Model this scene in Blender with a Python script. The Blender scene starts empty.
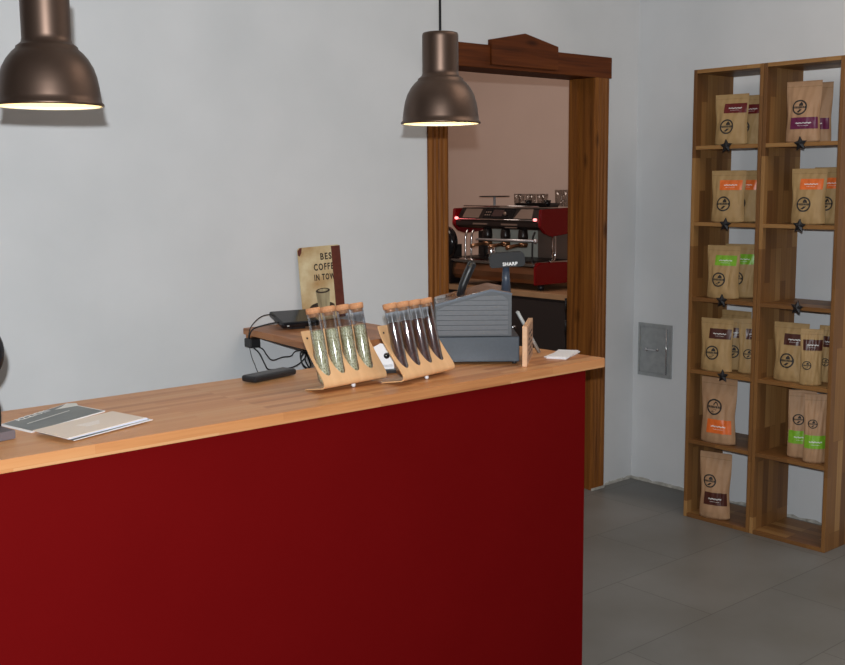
import bpy, bmesh, math, random
from mathutils import Vector, Matrix, Euler
random.seed(7)
S = bpy.context.scene
COL = S.collection
PI = math.pi

# ------------------------------------------------------------------ materials
def srgb(r, g, b):
    f = lambda c: (c/255/12.92) if c/255 <= .04045 else ((c/255+.055)/1.055)**2.4
    return (f(r), f(g), f(b), 1)

def mat(name, col, rough=.5, metal=0., spec=.5, **kw):
    m = bpy.data.materials.new(name); m.use_nodes = True
    b = m.node_tree.nodes['Principled BSDF']
    b.inputs['Base Color'].default_value = col
    b.inputs['Roughness'].default_value = rough
    b.inputs['Metallic'].default_value = metal
    b.inputs['Specular IOR Level'].default_value = spec
    if 'emit' in kw:
        b.inputs['Emission Color'].default_value = kw['emit'][0]
        b.inputs['Emission Strength'].default_value = kw['emit'][1]
    if kw.get('coat'): b.inputs['Coat Weight'].default_value = kw['coat']
    return m

def nd(m, t, **props):
    n = m.node_tree.nodes.new(t)
    for k, v in props.items(): setattr(n, k, v)
    return n
def lk(m, a, b): m.node_tree.links.new(a, b)
def bsdf(m): return m.node_tree.nodes['Principled BSDF']

def speckle(name, col, col2, scale=60, rough=.6, amount=.5, bump=0., metal=0., spec=.4, dim=None):
    m = mat(name, col, rough, metal, spec)
    tc = nd(m, 'ShaderNodeTexCoord'); n = nd(m, 'ShaderNodeTexNoise')
    n.inputs['Scale'].default_value = scale; n.inputs['Detail'].default_value = 5
    src = tc.outputs['Object']
    if dim:
        mp = nd(m, 'ShaderNodeMapping'); mp.inputs['Scale'].default_value = dim
        lk(m, src, mp.inputs['Vector']); src = mp.outputs['Vector']
    lk(m, src, n.inputs['Vector'])
    r = nd(m, 'ShaderNodeValToRGB')
    r.color_ramp.elements[0].position = .5-amount/2; r.color_ramp.elements[1].position = .5+amount/2
    r.color_ramp.elements[0].color = col; r.color_ramp.elements[1].color = col2
    lk(m, n.outputs['Fac'], r.inputs['Fac']); lk(m, r.outputs['Color'], bsdf(m).inputs['Base Color'])
    if bump:
        bp = nd(m, 'ShaderNodeBump'); bp.inputs['Strength'].default_value = bump; bp.inputs['Distance'].default_value = .01
        lk(m, n.outputs['Fac'], bp.inputs['Height']); lk(m, bp.outputs['Normal'], bsdf(m).inputs['Normal'])
    return m

def staves(name, grain, tones, width=.04, length=.35, rough=.42, seam=.0006, shift=(0, 0)):
    """butcher-block wood: staves along the grain axis, each stave with its own tone"""
    m = mat(name, tones[0], rough, 0, .25)
    tc = nd(m, 'ShaderNodeTexCoord'); sp = nd(m, 'ShaderNodeSeparateXYZ'); lk(m, tc.outputs['Object'], sp.inputs[0])
    ax = 'XYZ'; others = [a for a in ax if a != grain]
    ad = nd(m, 'ShaderNodeMath', operation='ADD'); lk(m, sp.outputs[others[0]], ad.inputs[0]); lk(m, sp.outputs[others[1]], ad.inputs[1])
    ad2 = nd(m, 'ShaderNodeMath', operation='ADD'); lk(m, ad.outputs[0], ad2.inputs[0]); ad2.inputs[1].default_value = 10+shift[1]
    au = nd(m, 'ShaderNodeMath', operation='ADD'); lk(m, sp.outputs[grain], au.inputs[0]); au.inputs[1].default_value = 10+shift[0]
    cb = nd(m, 'ShaderNodeCombineXYZ'); lk(m, au.outputs[0], cb.inputs[0]); lk(m, ad2.outputs[0], cb.inputs[1])
    br = nd(m, 'ShaderNodeTexBrick'); lk(m, cb.outputs[0], br.inputs['Vector'])
    br.offset = .37; br.offset_frequency = 3; br.squash = 1
    br.inputs['Color1'].default_value = (0, 0, 0, 1); br.inputs['Color2'].default_value = (1, 1, 1, 1)
    br.inputs['Mortar'].default_value = (.1, .1, .1, 1)
    br.inputs['Scale'].default_value = 1; br.inputs['Mortar Size'].default_value = seam
    br.inputs['Brick Width'].default_value = length; br.inputs['Row Height'].default_value = width
    mp = nd(m, 'ShaderNodeMapping'); mp.inputs['Scale'].default_value = (2.5, 55, 1); lk(m, cb.outputs[0], mp.inputs['Vector'])
    ns = nd(m, 'ShaderNodeTexNoise'); ns.inputs['Scale'].default_value = 1.6; ns.inputs['Detail'].default_value = 6
    ns.inputs['Roughness'].default_value = .65
    lk(m, mp.outputs[0], ns.inputs['Vector'])
    mx = nd(m, 'ShaderNodeMix', data_type='FLOAT'); mx.inputs[0].default_value = .42
    lk(m, br.outputs['Color'], mx.inputs[2]); lk(m, ns.outputs['Fac'], mx.inputs[3])
    r = nd(m, 'ShaderNodeValToRGB'); e = r.color_ramp.elements
    e[0].position = .15; e[0].color = tones[0]; e[1].position = .85; e[1].color = tones[-1]
    for i, t in enumerate(tones[1:-1]):
        x = e.new(.15+.7*(i+1)/(len(tones)-1)); x.color = t
    lk(m, mx.outputs[0], r.inputs['Fac']); lk(m, r.outputs['Color'], bsdf(m).inputs['Base Color'])
    return m

def pine(name, grain, a, b, c):
    m = mat(name, a, .55, 0, .15)
    tc = nd(m, 'ShaderNodeTexCoord')
    sc = {'X': (2, 50, 50), 'Z': (50, 50, 2)}[grain]
    mp = nd(m, 'ShaderNodeMapping'); mp.inputs['Scale'].default_value = sc; lk(m, tc.outputs['Object'], mp.inputs['Vector'])
    ns = nd(m, 'ShaderNodeTexNoise'); ns.inputs['Scale'].default_value = 1; ns.inputs['Detail'].default_value = 5
    ns.inputs['Distortion'].default_value = .4; lk(m, mp.outputs[0], ns.inputs['Vector'])
    r = nd(m, 'ShaderNodeValToRGB'); e = r.color_ramp.elements
    e[0].position = .25; e[0].color = c; e[1].position = .78; e[1].color = a; x = e.new(.5); x.color = b
    lk(m, ns.outputs['Fac'], r.inputs['Fac'])
    ks = {'X': (3, 9, 9), 'Z': (9, 9, 3)}[grain]
    mp2 = nd(m, 'ShaderNodeMapping'); mp2.inputs['Scale'].default_value = ks; lk(m, tc.outputs['Object'], mp2.inputs['Vector'])
    vo = nd(m, 'ShaderNodeTexVoronoi'); vo.inputs['Scale'].default_value = 1; lk(m, mp2.outputs[0], vo.inputs['Vector'])
    kr = nd(m, 'ShaderNodeValToRGB'); kr.color_ramp.elements[0].position = .05; kr.color_ramp.elements[1].position = .17
    kr.color_ramp.elements[0].color = (.25, .22, .2, 1); kr.color_ramp.elements[1].color = (1, 1, 1, 1)
    lk(m, vo.outputs['Distance'], kr.inputs['Fac'])
    mx = nd(m, 'ShaderNodeMix', data_type='RGBA', blend_type='MULTIPLY'); mx.inputs[0].default_value = .8
    lk(m, r.outputs['Color'], mx.inputs[6]); lk(m, kr.outputs['Color'], mx.inputs[7])
    lk(m, mx.outputs[2], bsdf(m).inputs['Base Color'])
    return m

def glassy(name, tint=(1, 1, 1, 1), gloss=.12, rough=.02):
    m = bpy.data.materials.new(name); m.use_nodes = True
    nt = m.node_tree; nt.nodes.clear()
    out = nd(m, 'ShaderNodeOutputMaterial'); tr = nd(m, 'ShaderNodeBsdfTransparent'); gl = nd(m, 'ShaderNodeBsdfGlossy')
    tr.inputs['Color'].default_value = tint; gl.inputs['Roughness'].default_value = rough
    lw = nd(m, 'ShaderNodeLayerWeight'); lw.inputs['Blend'].default_value = .35
    mt = nd(m, 'ShaderNodeMath', operation='MULTIPLY_ADD'); lk(m, lw.outputs['Facing'], mt.inputs[0])
    mt.inputs[1].default_value = .45; mt.inputs[2].default_value = gloss
    mx = nd(m, 'ShaderNodeMixShader'); lk(m, mt.outputs[0], mx.inputs[0]); lk(m, tr.outputs[0], mx.inputs[1]); lk(m, gl.outputs[0], mx.inputs[2])
    lk(m, mx.outputs[0], out.inputs['Surface'])
    return m

def beans(name, cols, scale):
    m = mat(name, cols[0], .45, 0, .5)
    tc = nd(m, 'ShaderNodeTexCoord'); mp = nd(m, 'ShaderNodeMapping'); mp.inputs['Scale'].default_value = (1, 1, .7)
    lk(m, tc.outputs['Object'], mp.inputs['Vector'])
    vo = nd(m, 'ShaderNodeTexVoronoi'); vo.inputs['Scale'].default_value = scale; lk(m, mp.outputs[0], vo.inputs['Vector'])
    sp = nd(m, 'ShaderNodeSeparateColor'); lk(m, vo.outputs['Color'], sp.inputs[0])
    r = nd(m, 'ShaderNodeValToRGB'); e = r.color_ramp.elements
    e[0].color = cols[0]; e[1].color = cols[-1]
    for i, c in enumerate(cols[1:-1]): x = e.new((i+1)/(len(cols)-1)); x.color = c
    lk(m, sp.outputs[0], r.inputs['Fac']); lk(m, r.outputs['Color'], bsdf(m).inputs['Base Color'])
    bp = nd(m, 'ShaderNodeBump'); bp.invert = True; bp.inputs['Strength'].default_value = .6; bp.inputs['Distance'].default_value = .002
    lk(m, vo.outputs['Distance'], bp.inputs['Height']); lk(m, bp.outputs['Normal'], bsdf(m).inputs['Normal'])
    return m

# plaster
M = {}
M['plaster'] = speckle('white_plaster', srgb(204, 206, 208), srgb(216, 217, 219), 3, .85, .6, .25)
M['back_plaster'] = speckle('rose_plaster', srgb(206, 184, 172), srgb(212, 190, 178), 3, .85, .6, .1)
M['ceiling'] = mat('ceiling_paint', srgb(225, 222, 216), .9)
def floor_mat():
    m = mat('grey_floor_tile', srgb(120, 118, 110), .42, 0, .35)
    tc = nd(m, 'ShaderNodeTexCoord'); mp = nd(m, 'ShaderNodeMapping')
    mp.inputs['Location'].default_value = (-3.87, -2.785+1.38, 0)
    lk(m, tc.outputs['Object'], mp.inputs['Vector'])
    br = nd(m, 'ShaderNodeTexBrick'); lk(m, mp.outputs[0], br.inputs['Vector']); br.offset = .45
    br.inputs['Scale'].default_value = 1; br.inputs['Brick Width'].default_value = .92; br.inputs['Row Height'].default_value = .46
    br.inputs['Mortar Size'].default_value = .0022; br.inputs['Mortar Smooth'].default_value = .3
    br.inputs['Color1'].default_value = srgb(112, 112, 110); br.inputs['Color2'].default_value = srgb(117, 116, 113)
    br.inputs['Mortar'].default_value = srgb(86, 86, 83)
    n = nd(m, 'ShaderNodeTexNoise'); n.inputs['Scale'].default_value = 2.2; n.inputs['Detail'].default_value = 8
    lk(m, tc.outputs['Object'], n.inputs['Vector'])
    r = nd(m, 'ShaderNodeValToRGB'); r.color_ramp.elements[0].position = .3; r.color_ramp.elements[1].position = .7
    r.color_ramp.elements[0].color = (.78, .76, .72, 1); r.color_ramp.elements[1].color = (1, 1, 1, 1)
    lk(m, n.outputs['Fac'], r.inputs['Fac'])
    mx = nd(m, 'ShaderNodeMix', data_type='RGBA', blend_type='MULTIPLY'); mx.inputs[0].default_value = 1
    lk(m, br.outputs['Color'], mx.inputs[6]); lk(m, r.outputs['Color'], mx.inputs[7]); lk(m, mx.outputs[2], bsdf(m).inputs['Base Color'])
    return m
M['floor'] = floor_mat()
WT = [srgb(160, 102, 62), srgb(192, 132, 84), srgb(200, 144, 96), srgb(202, 154, 108)]
M['worktop'] = staves('oak_worktop', 'X', WT, .024, .5, .36, .0003)
ST = [srgb(98, 64, 36), srgb(126, 86, 48), srgb(144, 102, 58), srgb(168, 128, 80)]
M['shelf_v'] = staves('acacia_upright', 'Z', ST, .045, .42, .45)
M['shelf_h'] = staves('acacia_board', 'Y', ST, .045, .3, .45)
M['plank'] = staves('oak_board', 'Y', [srgb(150, 98, 62), srgb(170, 112, 72), srgb(186, 126, 82), srgb(196, 138, 92)], .045, .3, .4)
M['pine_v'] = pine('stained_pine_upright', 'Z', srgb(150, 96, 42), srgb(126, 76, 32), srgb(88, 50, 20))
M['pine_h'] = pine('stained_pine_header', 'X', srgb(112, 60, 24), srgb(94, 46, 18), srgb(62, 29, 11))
M['red'] = speckle('red_laminate', srgb(97, 8, 9), srgb(100, 9, 10), 4, .7, .5, 0, 0, .02)
M['ply'] = speckle('bent_plywood', srgb(205, 158, 112), srgb(222, 178, 132), 40, .5, .6, 0, dim=(1, .08, .08))
M['cork'] = speckle('cork', srgb(182, 124, 84), srgb(210, 154, 112), 180, .8, .5, .2)
M['tube_glass'] = glassy('tube_glass', (.92, .94, .97, 1), .045, .036)
M['glass'] = glassy('clear_glass', (.9, .9, .9, 1), .06)
M['green_beans'] = beans('green_coffee_beans', [srgb(120, 108, 70), srgb(188, 178, 132), srgb(226, 218, 182), srgb(150, 142, 100)], 380)
M['roast_beans'] = beans('roasted_coffee_beans', [srgb(52, 30, 24), srgb(86, 50, 38), srgb(110, 66, 50), srgb(66, 38, 32)], 340)
M['bronze'] = speckle('brown_bronze_lacquer', srgb(92, 74, 64), srgb(96, 78, 68), 20, .42, .5, 0, .85)
M['shade_in'] = mat('cream_shade_inside', srgb(252, 244, 222), .6)
M['bulb'] = mat('glowing_bulb', srgb(255, 240, 210), .4, emit=(srgb(255, 226, 170), 8))
M['cord'] = mat('black_cord', srgb(22, 22, 24), .6)
M['black'] = mat('black_plastic', srgb(30, 30, 33), .38)
M['blackgloss'] = mat('glossy_black_plastic', srgb(24, 24, 28), .18)
M['matt_black'] = mat('matt_black_plastic', srgb(26, 25, 27), .55, 0, .25)
M['blackmetal'] = mat('black_metal', srgb(34, 32, 34), .5, .3)
M['grey_shell'] = speckle('grey_till_plastic', srgb(84, 86, 91), srgb(92, 94, 99), 90, .45, .5)
M['till_side'] = mat('dark_till_plastic', srgb(70, 72, 76), .5)
M['till_edge'] = mat('slate_till_trim', srgb(58, 66, 80), .35)
M['till_base'] = speckle('slate_till_drawer', srgb(58, 65, 74), srgb(64, 71, 80), 120, .4, .5)
M['till_top'] = mat('brown_reflection_till_cover', srgb(130, 104, 90), .15, 0, .6)  # brown of reflected wood put into the base colour
M['ink'] = mat('white_ink', srgb(225, 225, 222), .6)
M['dark_ink'] = mat('dark_ink', srgb(42, 36, 32), .7)
M['paper'] = mat('white_paper', srgb(232, 230, 232), .6)
M['paper_blue'] = mat('bluish_white_paper', srgb(216, 220, 236), .6)
M['paper_cream'] = mat('cream_paper', srgb(226, 212, 200), .6)
M['flyer'] = speckle('slate_printed_flyer', srgb(96, 102, 104), srgb(124, 128, 126), 14, .4, .5)
M['steel'] = speckle('brushed_steel', srgb(150, 154, 156), srgb(170, 173, 174), 30, .42, .5, 0, .3)
M['chrome'] = mat('chrome', srgb(215, 215, 218), .12, 1)
M['chrome_bright'] = mat('polished_steel_tube', srgb(230, 230, 235), .3, .6)
M['slate'] = mat('dark_grey_block', srgb(98, 88, 92), .6)
M['kraft'] = speckle('kraft_paper', srgb(162, 130, 86), srgb(176, 144, 98), 22, .62, .6, .25)
M['kraft_rose'] = speckle('rosy_kraft_paper', srgb(166, 128, 96), srgb(178, 140, 106), 22, .6, .6, .25)
for k, c in (('red', (92, 14, 17)), ('orange', (214, 102, 42)), ('green', (116, 166, 42)), ('brown', (70, 34, 26)), ('purple', (92, 20, 60))):
    M['label_'+k] = speckle(k+'_label', srgb(*c), srgb(*[min(255, int(v*1.08)+3) for v in c]), 60, .35, .5)
M['seal'] = mat('kraft_seal', srgb(140, 108, 72), .6)
M['star'] = mat('black_star_metal', srgb(30, 28, 30), .45, .3)
M['sign'] = speckle('weathered_tin_print', srgb(176, 140, 92), srgb(222, 208, 170), 9, .45, .35)
M['sign_band'] = speckle('dark_brown_print', srgb(84, 36, 26), srgb(104, 50, 36), 40, .45, .5)
M['sign_dark'] = mat('black_brown_print', srgb(52, 38, 28), .5)
M['cup'] = speckle('olive_cup_print', srgb(120, 104, 78), srgb(196, 186, 150), 5, .5, .4, dim=(9, 1, 1))
M['frame_wood'] = speckle('pale_frame_wood', srgb(205, 160, 124), srgb(220, 178, 142), 60, .5, .5)
M['frame_face'] = speckle('printed_board', srgb(150, 112, 88), srgb(196, 160, 132), 70, .6, .3)
M['strip'] = mat('pale_grey_plastic', srgb(168, 168, 166), .4)
M['mach_red'] = mat('red_enamel', srgb(130, 10, 18), .25, 0, .5)
M['mach_dark'] = mat('dark_machine_panel', srgb(36, 30, 30), .3)
M['mach_grey'] = mat('grey_machine_panel', srgb(150, 132, 122), .35, .5)
M['mach_splash'] = speckle('steel_backsplash', srgb(205, 208, 196), srgb(220, 222, 212), 12, .4, .5, 0, 0.)
M['mach_brown'] = mat('bronze_steel_body', srgb(150, 112, 84), .28, .8)
M['led'] = mat('lit_pink_lamp', srgb(255, 200, 200), .4, emit=(srgb(255, 120, 120), 3))
M['screen'] = mat('dim_display', srgb(74, 58, 58), .2)
M['back_dark'] = mat('black_cabinet_front', srgb(44, 38, 38), .6)
M['back_top'] = speckle('pale_wood_top', srgb(168, 132, 98), srgb(182, 146, 110), 12, .5, .5)
M['white_plastic'] = mat('white_plastic', srgb(210, 210, 214), .4)
M['coil'] = mat('black_cable', srgb(20, 20, 22), .5)
M['raw'] = speckle('raw_plaster_edge', srgb(150, 146, 138), srgb(196, 193, 186), 30, .95, .4, .5)

# ------------------------------------------------------------------ mesh helpers
class MB:
    def __init__(s): s.bm = bmesh.new(); s.mats = []; s.cur = 0
    def use(s, m):
        if m not in s.mats: s.mats.append(m)
        s.cur = s.mats.index(m); return s
    def _fin(s, faces):
        for f in faces: f.material_index = s.cur
    def box(s, c, d, rot=None, bevel=0.):
        d = Vector(d)/2
        b2 = bmesh.new(); bmesh.ops.create_cube(b2, size=1)
        for v in b2.verts: v.co = Vector((v.co.x*2*d.x, v.co.y*2*d.y, v.co.z*2*d.z))
        if bevel: bmesh.ops.bevel(b2, geom=b2.edges[:], offset=bevel, segments=2, affect='EDGES', profile=.5)
        mt = Matrix.Translation(Vector(c)) @ (Euler(rot).to_matrix().to_4x4() if rot else Matrix())
        return s._merge(b2, mt)
    def bx(s, a, b, bevel=0.):
        a, b = Vector(a), Vector(b)
        return s.box((a+b)/2, [abs(t) for t in (b-a)], None, bevel)
    def _merge(s, b2, mt=None):
        mp = {}
        for v in b2.verts: mp[v] = s.bm.verts.new(mt @ v.co if mt else v.co)
        for f in b2.faces:
            try:
                g = s.bm.faces.new([mp[v] for v in f.verts]); g.material_index = s.cur; g.smooth = f.smooth
            except ValueError: pass
        b2.free(); return s
    def prism(s, pts, plane, a, b, bevel=0.):
        """closed outline pts in a plane ('xy','xz','yz'), extruded from a to b on the third axis"""
        def P(u, v, w):
            return {'xy': (u, v, w), 'xz': (u, w, v), 'yz': (w, u, v)}[plane]
        b2 = bmesh.new()
        lo = [b2.verts.new(P(u, v, a)) for u, v in pts]; hi = [b2.verts.new(P(u, v, b)) for u, v in pts]
        n = len(pts)
        b2.faces.new(lo); b2.faces.new(hi[::-1])
        for i in range(n): b2.faces.new((lo[i], hi[i], hi[(i+1) % n], lo[(i+1) % n]))
        bmesh.ops.recalc_face_normals(b2, faces=b2.faces[:])
        if bevel: bmesh.ops.bevel(b2, geom=b2.edges[:], offset=bevel, segments=2, affect='EDGES')
        return s._merge(b2)
    def lathe(s, prof, c=(0, 0, 0), seg=40, mt=None, smooth=True):
        rings = []; c = Vector(c)
        b2 = bmesh.new()
        for r, z in prof:
            if r < 1e-6: rings.append([b2.verts.new((c.x, c.y, c.z+z))])
            else: rings.append([b2.verts.new((c.x+r*math.cos(2*PI*i/seg), c.y+r*math.sin(2*PI*i/seg), c.z+z)) for i in range(seg)])
        for A, B in zip(rings, rings[1:]):
            for i in range(seg):
                j = (i+1) % seg
                if len(A) == 1 and len(B) == 1: continue
                if len(A) == 1: f = b2.faces.new((A[0], B[j], B[i]))
                elif len(B) == 1: f = b2.faces.new((A[i], A[j], B[0]))
                else: f = b2.faces.new((A[i], A[j], B[j], B[i]))
                f.smooth = smooth
        return s._merge(b2, mt)
    def tube(s, pts, r, seg=8, caps=True):
        pts = [Vector(p) for p in pts]; b2 = bmesh.new(); rings = []
        up = None
        for i, p in enumerate(pts):
            t = (pts[min(i+1, len(pts)-1)]-pts[max(i-1, 0)]).normalized()
            if up is None:
                up = t.orthogonal().normalized()
            else:
                up = (up-t*up.dot(t)).normalized()
            w = t.cross(up)
            rr = r[i] if isinstance(r, (list, tuple)) else r
            rings.append([b2.verts.new(p+(up*math.cos(2*PI*k/seg)+w*math.sin(2*PI*k/seg))*rr) for k in range(seg)])
        for A, B in zip(rings, rings[1:]):
            for k in range(seg):
                f = b2.faces.new((A[k], A[(k+1) % seg], B[(k+1) % seg], B[k])); f.smooth = True
        if caps: b2.faces.new(rings[0][::-1]); b2.faces.new(rings[-1])
        bmesh.ops.recalc_face_normals(b2, faces=b2.faces[:])
        return s._merge(b2)
    def grid(s, fn, nu, nv, smooth=True):
        b2 = bmesh.new()
        g = [[b2.verts.new(fn(i/nu, j/nv)) for j in range(nv+1)] for i in range(nu+1)]
        for i in range(nu):
            for j in range(nv):
                f = b2.faces.new((g[i][j], g[i+1][j], g[i+1][j+1], g[i][j+1])); f.smooth = smooth
        return s._merge(b2)
    def poly(s, pts):
        vs = [s.bm.verts.new(p) for p in pts]
        f = s.bm.faces.new(vs); f.material_index = s.cur; return s
    def build(s, name, m=None, parent=None, loc=None, rot=None, recalc=False, weld=False):
        if weld: bmesh.ops.remove_doubles(s.bm, verts=s.bm.verts[:], dist=1e-5)
        if recalc: bmesh.ops.recalc_face_normals(s.bm, faces=s.bm.faces[:])
        me = bpy.data.meshes.new(name); s.bm.to_mesh(me); s.bm.free()
        for mm in (s.mats or [m]): me.materials.append(mm)
        o = bpy.data.objects.new(name, me); COL.objects.link(o)
        if parent: o.parent = parent
        if loc: o.location = loc
        if rot: o.rotation_euler = rot
        return o

def catmull(P, n=8):
    P = [Vector(p) for p in P]; out = []
    Q = [P[0]*2-P[1]]+P+[P[-1]*2-P[-2]]
    for i in range(1, len(Q)-2):
        a, b, c, d = Q[i-1:i+3]
        for k in range(n):
            t = k/n
            out.append(.5*((2*b)+(c-a)*t+(2*a-5*b+4*c-d)*t*t+(3*b-a-3*c+d)*t**3))
    out.append(P[-1]); return out

def thing(name, label, cat, loc=(0, 0, 0), rotz=0, group=None):
    o = bpy.data.objects.new(name, None); COL.objects.link(o); o.empty_display_size = .05
    o.location = loc; o.rotation_euler = (0, 0, rotz)
    return tag(o, label, cat, group)
def tag(o, label, cat, group=None):
    o['label'] = label; o['category'] = cat
    if group: o['group'] = group
    return o
def struct(o): o['kind'] = 'structure'; return o

ROT = Matrix.Rotation(PI/2, 4, 'X')
def text_mesh(txt, size, extrude=.0002, space=1.0, bold=0.):
    cu = bpy.data.curves.new('lettering', 'FONT'); cu.body = txt; cu.size = size; cu.extrude = extrude
    cu.space_character = space; cu.offset = bold
    cu.resolution_u = 3
    t = bpy.data.objects.new('lettering', cu); COL.objects.link(t)
    dg = bpy.context.evaluated_depsgraph_get(); me = bpy.data.meshes.new_from_object(t.evaluated_get(dg))
    bpy.data.objects.remove(t); bpy.data.curves.remove(cu)
    return me
def lettering(txt, size, m, parent, mtx, width=None, **kw):
    me = text_mesh(txt, size, **kw)
    if width:
        w0 = max(v.co.x for v in me.vertices); me.transform(Matrix.Scale(width/w0, 4, (1, 0, 0))); me.materials.clear(); me.materials.append(m)
    me.transform(mtx)
    o = bpy.data.objects.new('lettering', me); COL.objects.link(o); o.parent = parent
    return o

# ------------------------------------------------------------------ room shell
YA, XB, TH = 3.775, 4.79, .17
CEIL = 3.5
YF = YA+TH
b = MB(); b.bx((-6, -6, -.1), (XB+.2, YA, 0)); b.bx((0.5, YA, -.1), (6.6, 8.2, 0)); struct(b.build('floor', M['floor']))
b = MB(); b.bx((-6, -6, CEIL), (XB+.2, YF, CEIL+.1)); b.bx((.5, YF, CEIL), (6.6, 8.2, CEIL+.1)); struct(b.build('ceiling', M['ceiling']))
DX0, DX1, DZ = 3.392, 4.45, 2.20
b = MB(); b.bx((-6, YA, 0), (DX0, YF-.005, CEIL)); b.bx((DX1, YA, 0), (XB, YF-.005, CEIL)); b.bx((DX0, YA, DZ), (DX1, YF-.005, CEIL)); struct(b.build('wall_back', M['plaster']))
b = MB(); b.bx((XB, -6, 0), (XB+.16, YF, CEIL)); struct(b.build('wall_right', M['plaster']))
b = MB(); b.bx((-6.15, -6, 0), (-6, YF, CEIL)); struct(b.build('wall_left', M['plaster']))
b = MB(); b.bx((-6, -6.15, 0), (XB, -6, CEIL)); struct(b.build('wall_front', M['plaster']))
b = MB(); b.bx((6.42, YF, 0), (6.6, 8.2, CEIL)); struct(b.build('wall_back_room_right', M['back_plaster']))
b = MB(); b.bx((.5, 8.2, 0), (6.6, 8.3, CEIL)); struct(b.build('wall_back_room_far', M['back_plaster']))
b = MB(); b.bx((.4, YF, 0), (.5, 8.2, CEIL)); struct(b.build('wall_back_room_left', M['back_plaster']))
b = MB(); b.bx((XB+.16, YF-.1, 0), (6.6, YF, CEIL)); struct(b.build('wall_back_room_near', M['back_plaster']))

# ragged strip of raw plaster at the foot of the walls
def ragged(name, along, p0, p1, fixed):
    b = MB(); n = 60; pts = []
    random.seed(3)
    for i in range(n+1):
        pts.append((p0+(p1-p0)*i/n, .007+.011*random.random()))
    out = [(p0, 0)]+pts+[(p1, 0)]
    if along == 'x': b.prism(out, 'xz', fixed-.006, fixed)
    else: b.prism(out, 'yz', fixed-.006, fixed)
    return struct(b.build(name, M['raw']))
ragged('trim_1', 'x', 4.56, XB-.007, YA); ragged('trim_2', 'y', 2.0, YA, XB)

# door frame (old stained pine, no door leaf)
door = bpy.data.objects.new('door_1', None); COL.objects.link(door); struct(door)
def casing(x0, x1):
    b = MB(); w = x1-x0
    prof = [(0, 0), (0, .014), (.012, .022), (.026, .022), (.032, .013), (.038, .020), (w*.5-.006, .020), (w*.5, .013), (w*.5+.006, .020), (w-.038, .020), (w-.032, .013), (w-.026, .022), (w-.012, .022), (w, .014), (w, 0)]
    b.prism([(x0+u, YA-v*.8) for u, v in prof], 'xy', 0, 2.183)
    return b.build('casing', M['pine_v'], door)
casing(3.287, 3.405); casing(4.422, 4.538)
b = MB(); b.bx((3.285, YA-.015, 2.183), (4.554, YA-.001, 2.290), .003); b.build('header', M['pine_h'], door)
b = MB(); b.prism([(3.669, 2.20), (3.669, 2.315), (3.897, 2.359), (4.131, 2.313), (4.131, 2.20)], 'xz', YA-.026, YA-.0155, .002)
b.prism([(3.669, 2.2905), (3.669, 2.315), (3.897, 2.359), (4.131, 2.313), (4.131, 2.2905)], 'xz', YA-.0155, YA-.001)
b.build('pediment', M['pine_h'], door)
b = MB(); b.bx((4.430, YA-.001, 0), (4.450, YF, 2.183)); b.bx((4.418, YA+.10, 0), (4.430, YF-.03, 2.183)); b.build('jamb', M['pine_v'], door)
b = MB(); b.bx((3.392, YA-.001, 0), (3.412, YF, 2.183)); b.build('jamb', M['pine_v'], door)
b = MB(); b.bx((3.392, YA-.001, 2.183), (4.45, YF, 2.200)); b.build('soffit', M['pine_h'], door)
b = MB()
for z in (1.00, .88): b.tube([(4.424, YF+.004, z-.03), (4.424, YF+.004, z+.03)], .006)
b.build('hinge', M['blackmetal'], door)
b = MB(); b.bx((4.42, YA-.028, 0), (4.528, YA-.023, .012)); b.build('threshold_strip', M['raw'], door)

# ------------------------------------------------------------------ service counter and worktop
# things on the counter were placed for a farther worktop, then scaled by KU about the camera; the worktop lies KZ above the floor
KU, KZ = .74, 1.08
ct = thing('service_counter', 'long dark red laminate service counter under the wooden worktop', 'counter', (0, 0, 0))
ZP = KZ-.0308
b = MB(); b.bx((-.6, 3.105*KU, 0), (3.612*KU, 3.105*KU+.018, ZP), .001); b.build('front_panel', M['red'], ct)
b = MB(); b.bx((3.612*KU-.018, 3.105*KU+.0185, 0), (3.612*KU, 3.70*KU, ZP)); b.build('side_panel', M['red'], ct)
for z in (.10, .55):
    b = MB(); b.bx((-.6, 3.105*KU+.0185, z), (3.612*KU-.0185, 3.70*KU, z+.02)); b.build('inner_shelf', M['till_side'], ct)
UNSCALED = set(bpy.data.objects)
b = MB()
pts = [(-.8, 3.085), (3.71, 3.085)]+[(3.71+.02*math.sin(a), 3.105-.02*math.cos(a)) for a in (.4, .8, 1.2, 1.57)]+[(3.722, 3.43), (3.708, 3.7745), (-.8, 3.7745)]
b.prism(pts, 'xy', .84, .88, .0025)
tag(b.build('counter_worktop', M['worktop']), 'long oiled butcher block worktop on the red counter', 'worktop')

b = MB(); b.box((2.353, 3.676, .896), (.24, .078, .026), (0, 0, math.radians(13)), .009)
ph = b.build('handset', M['black']); tag(ph, 'flat black handset lying on the worktop left of the tube racks', 'phone')
b = MB(); b.box((2.353, 3.676, .9094), (.19, .05, .0006), (0, 0, math.radians(13))); b.build('keypad', M['till_side'], ph)

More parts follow.
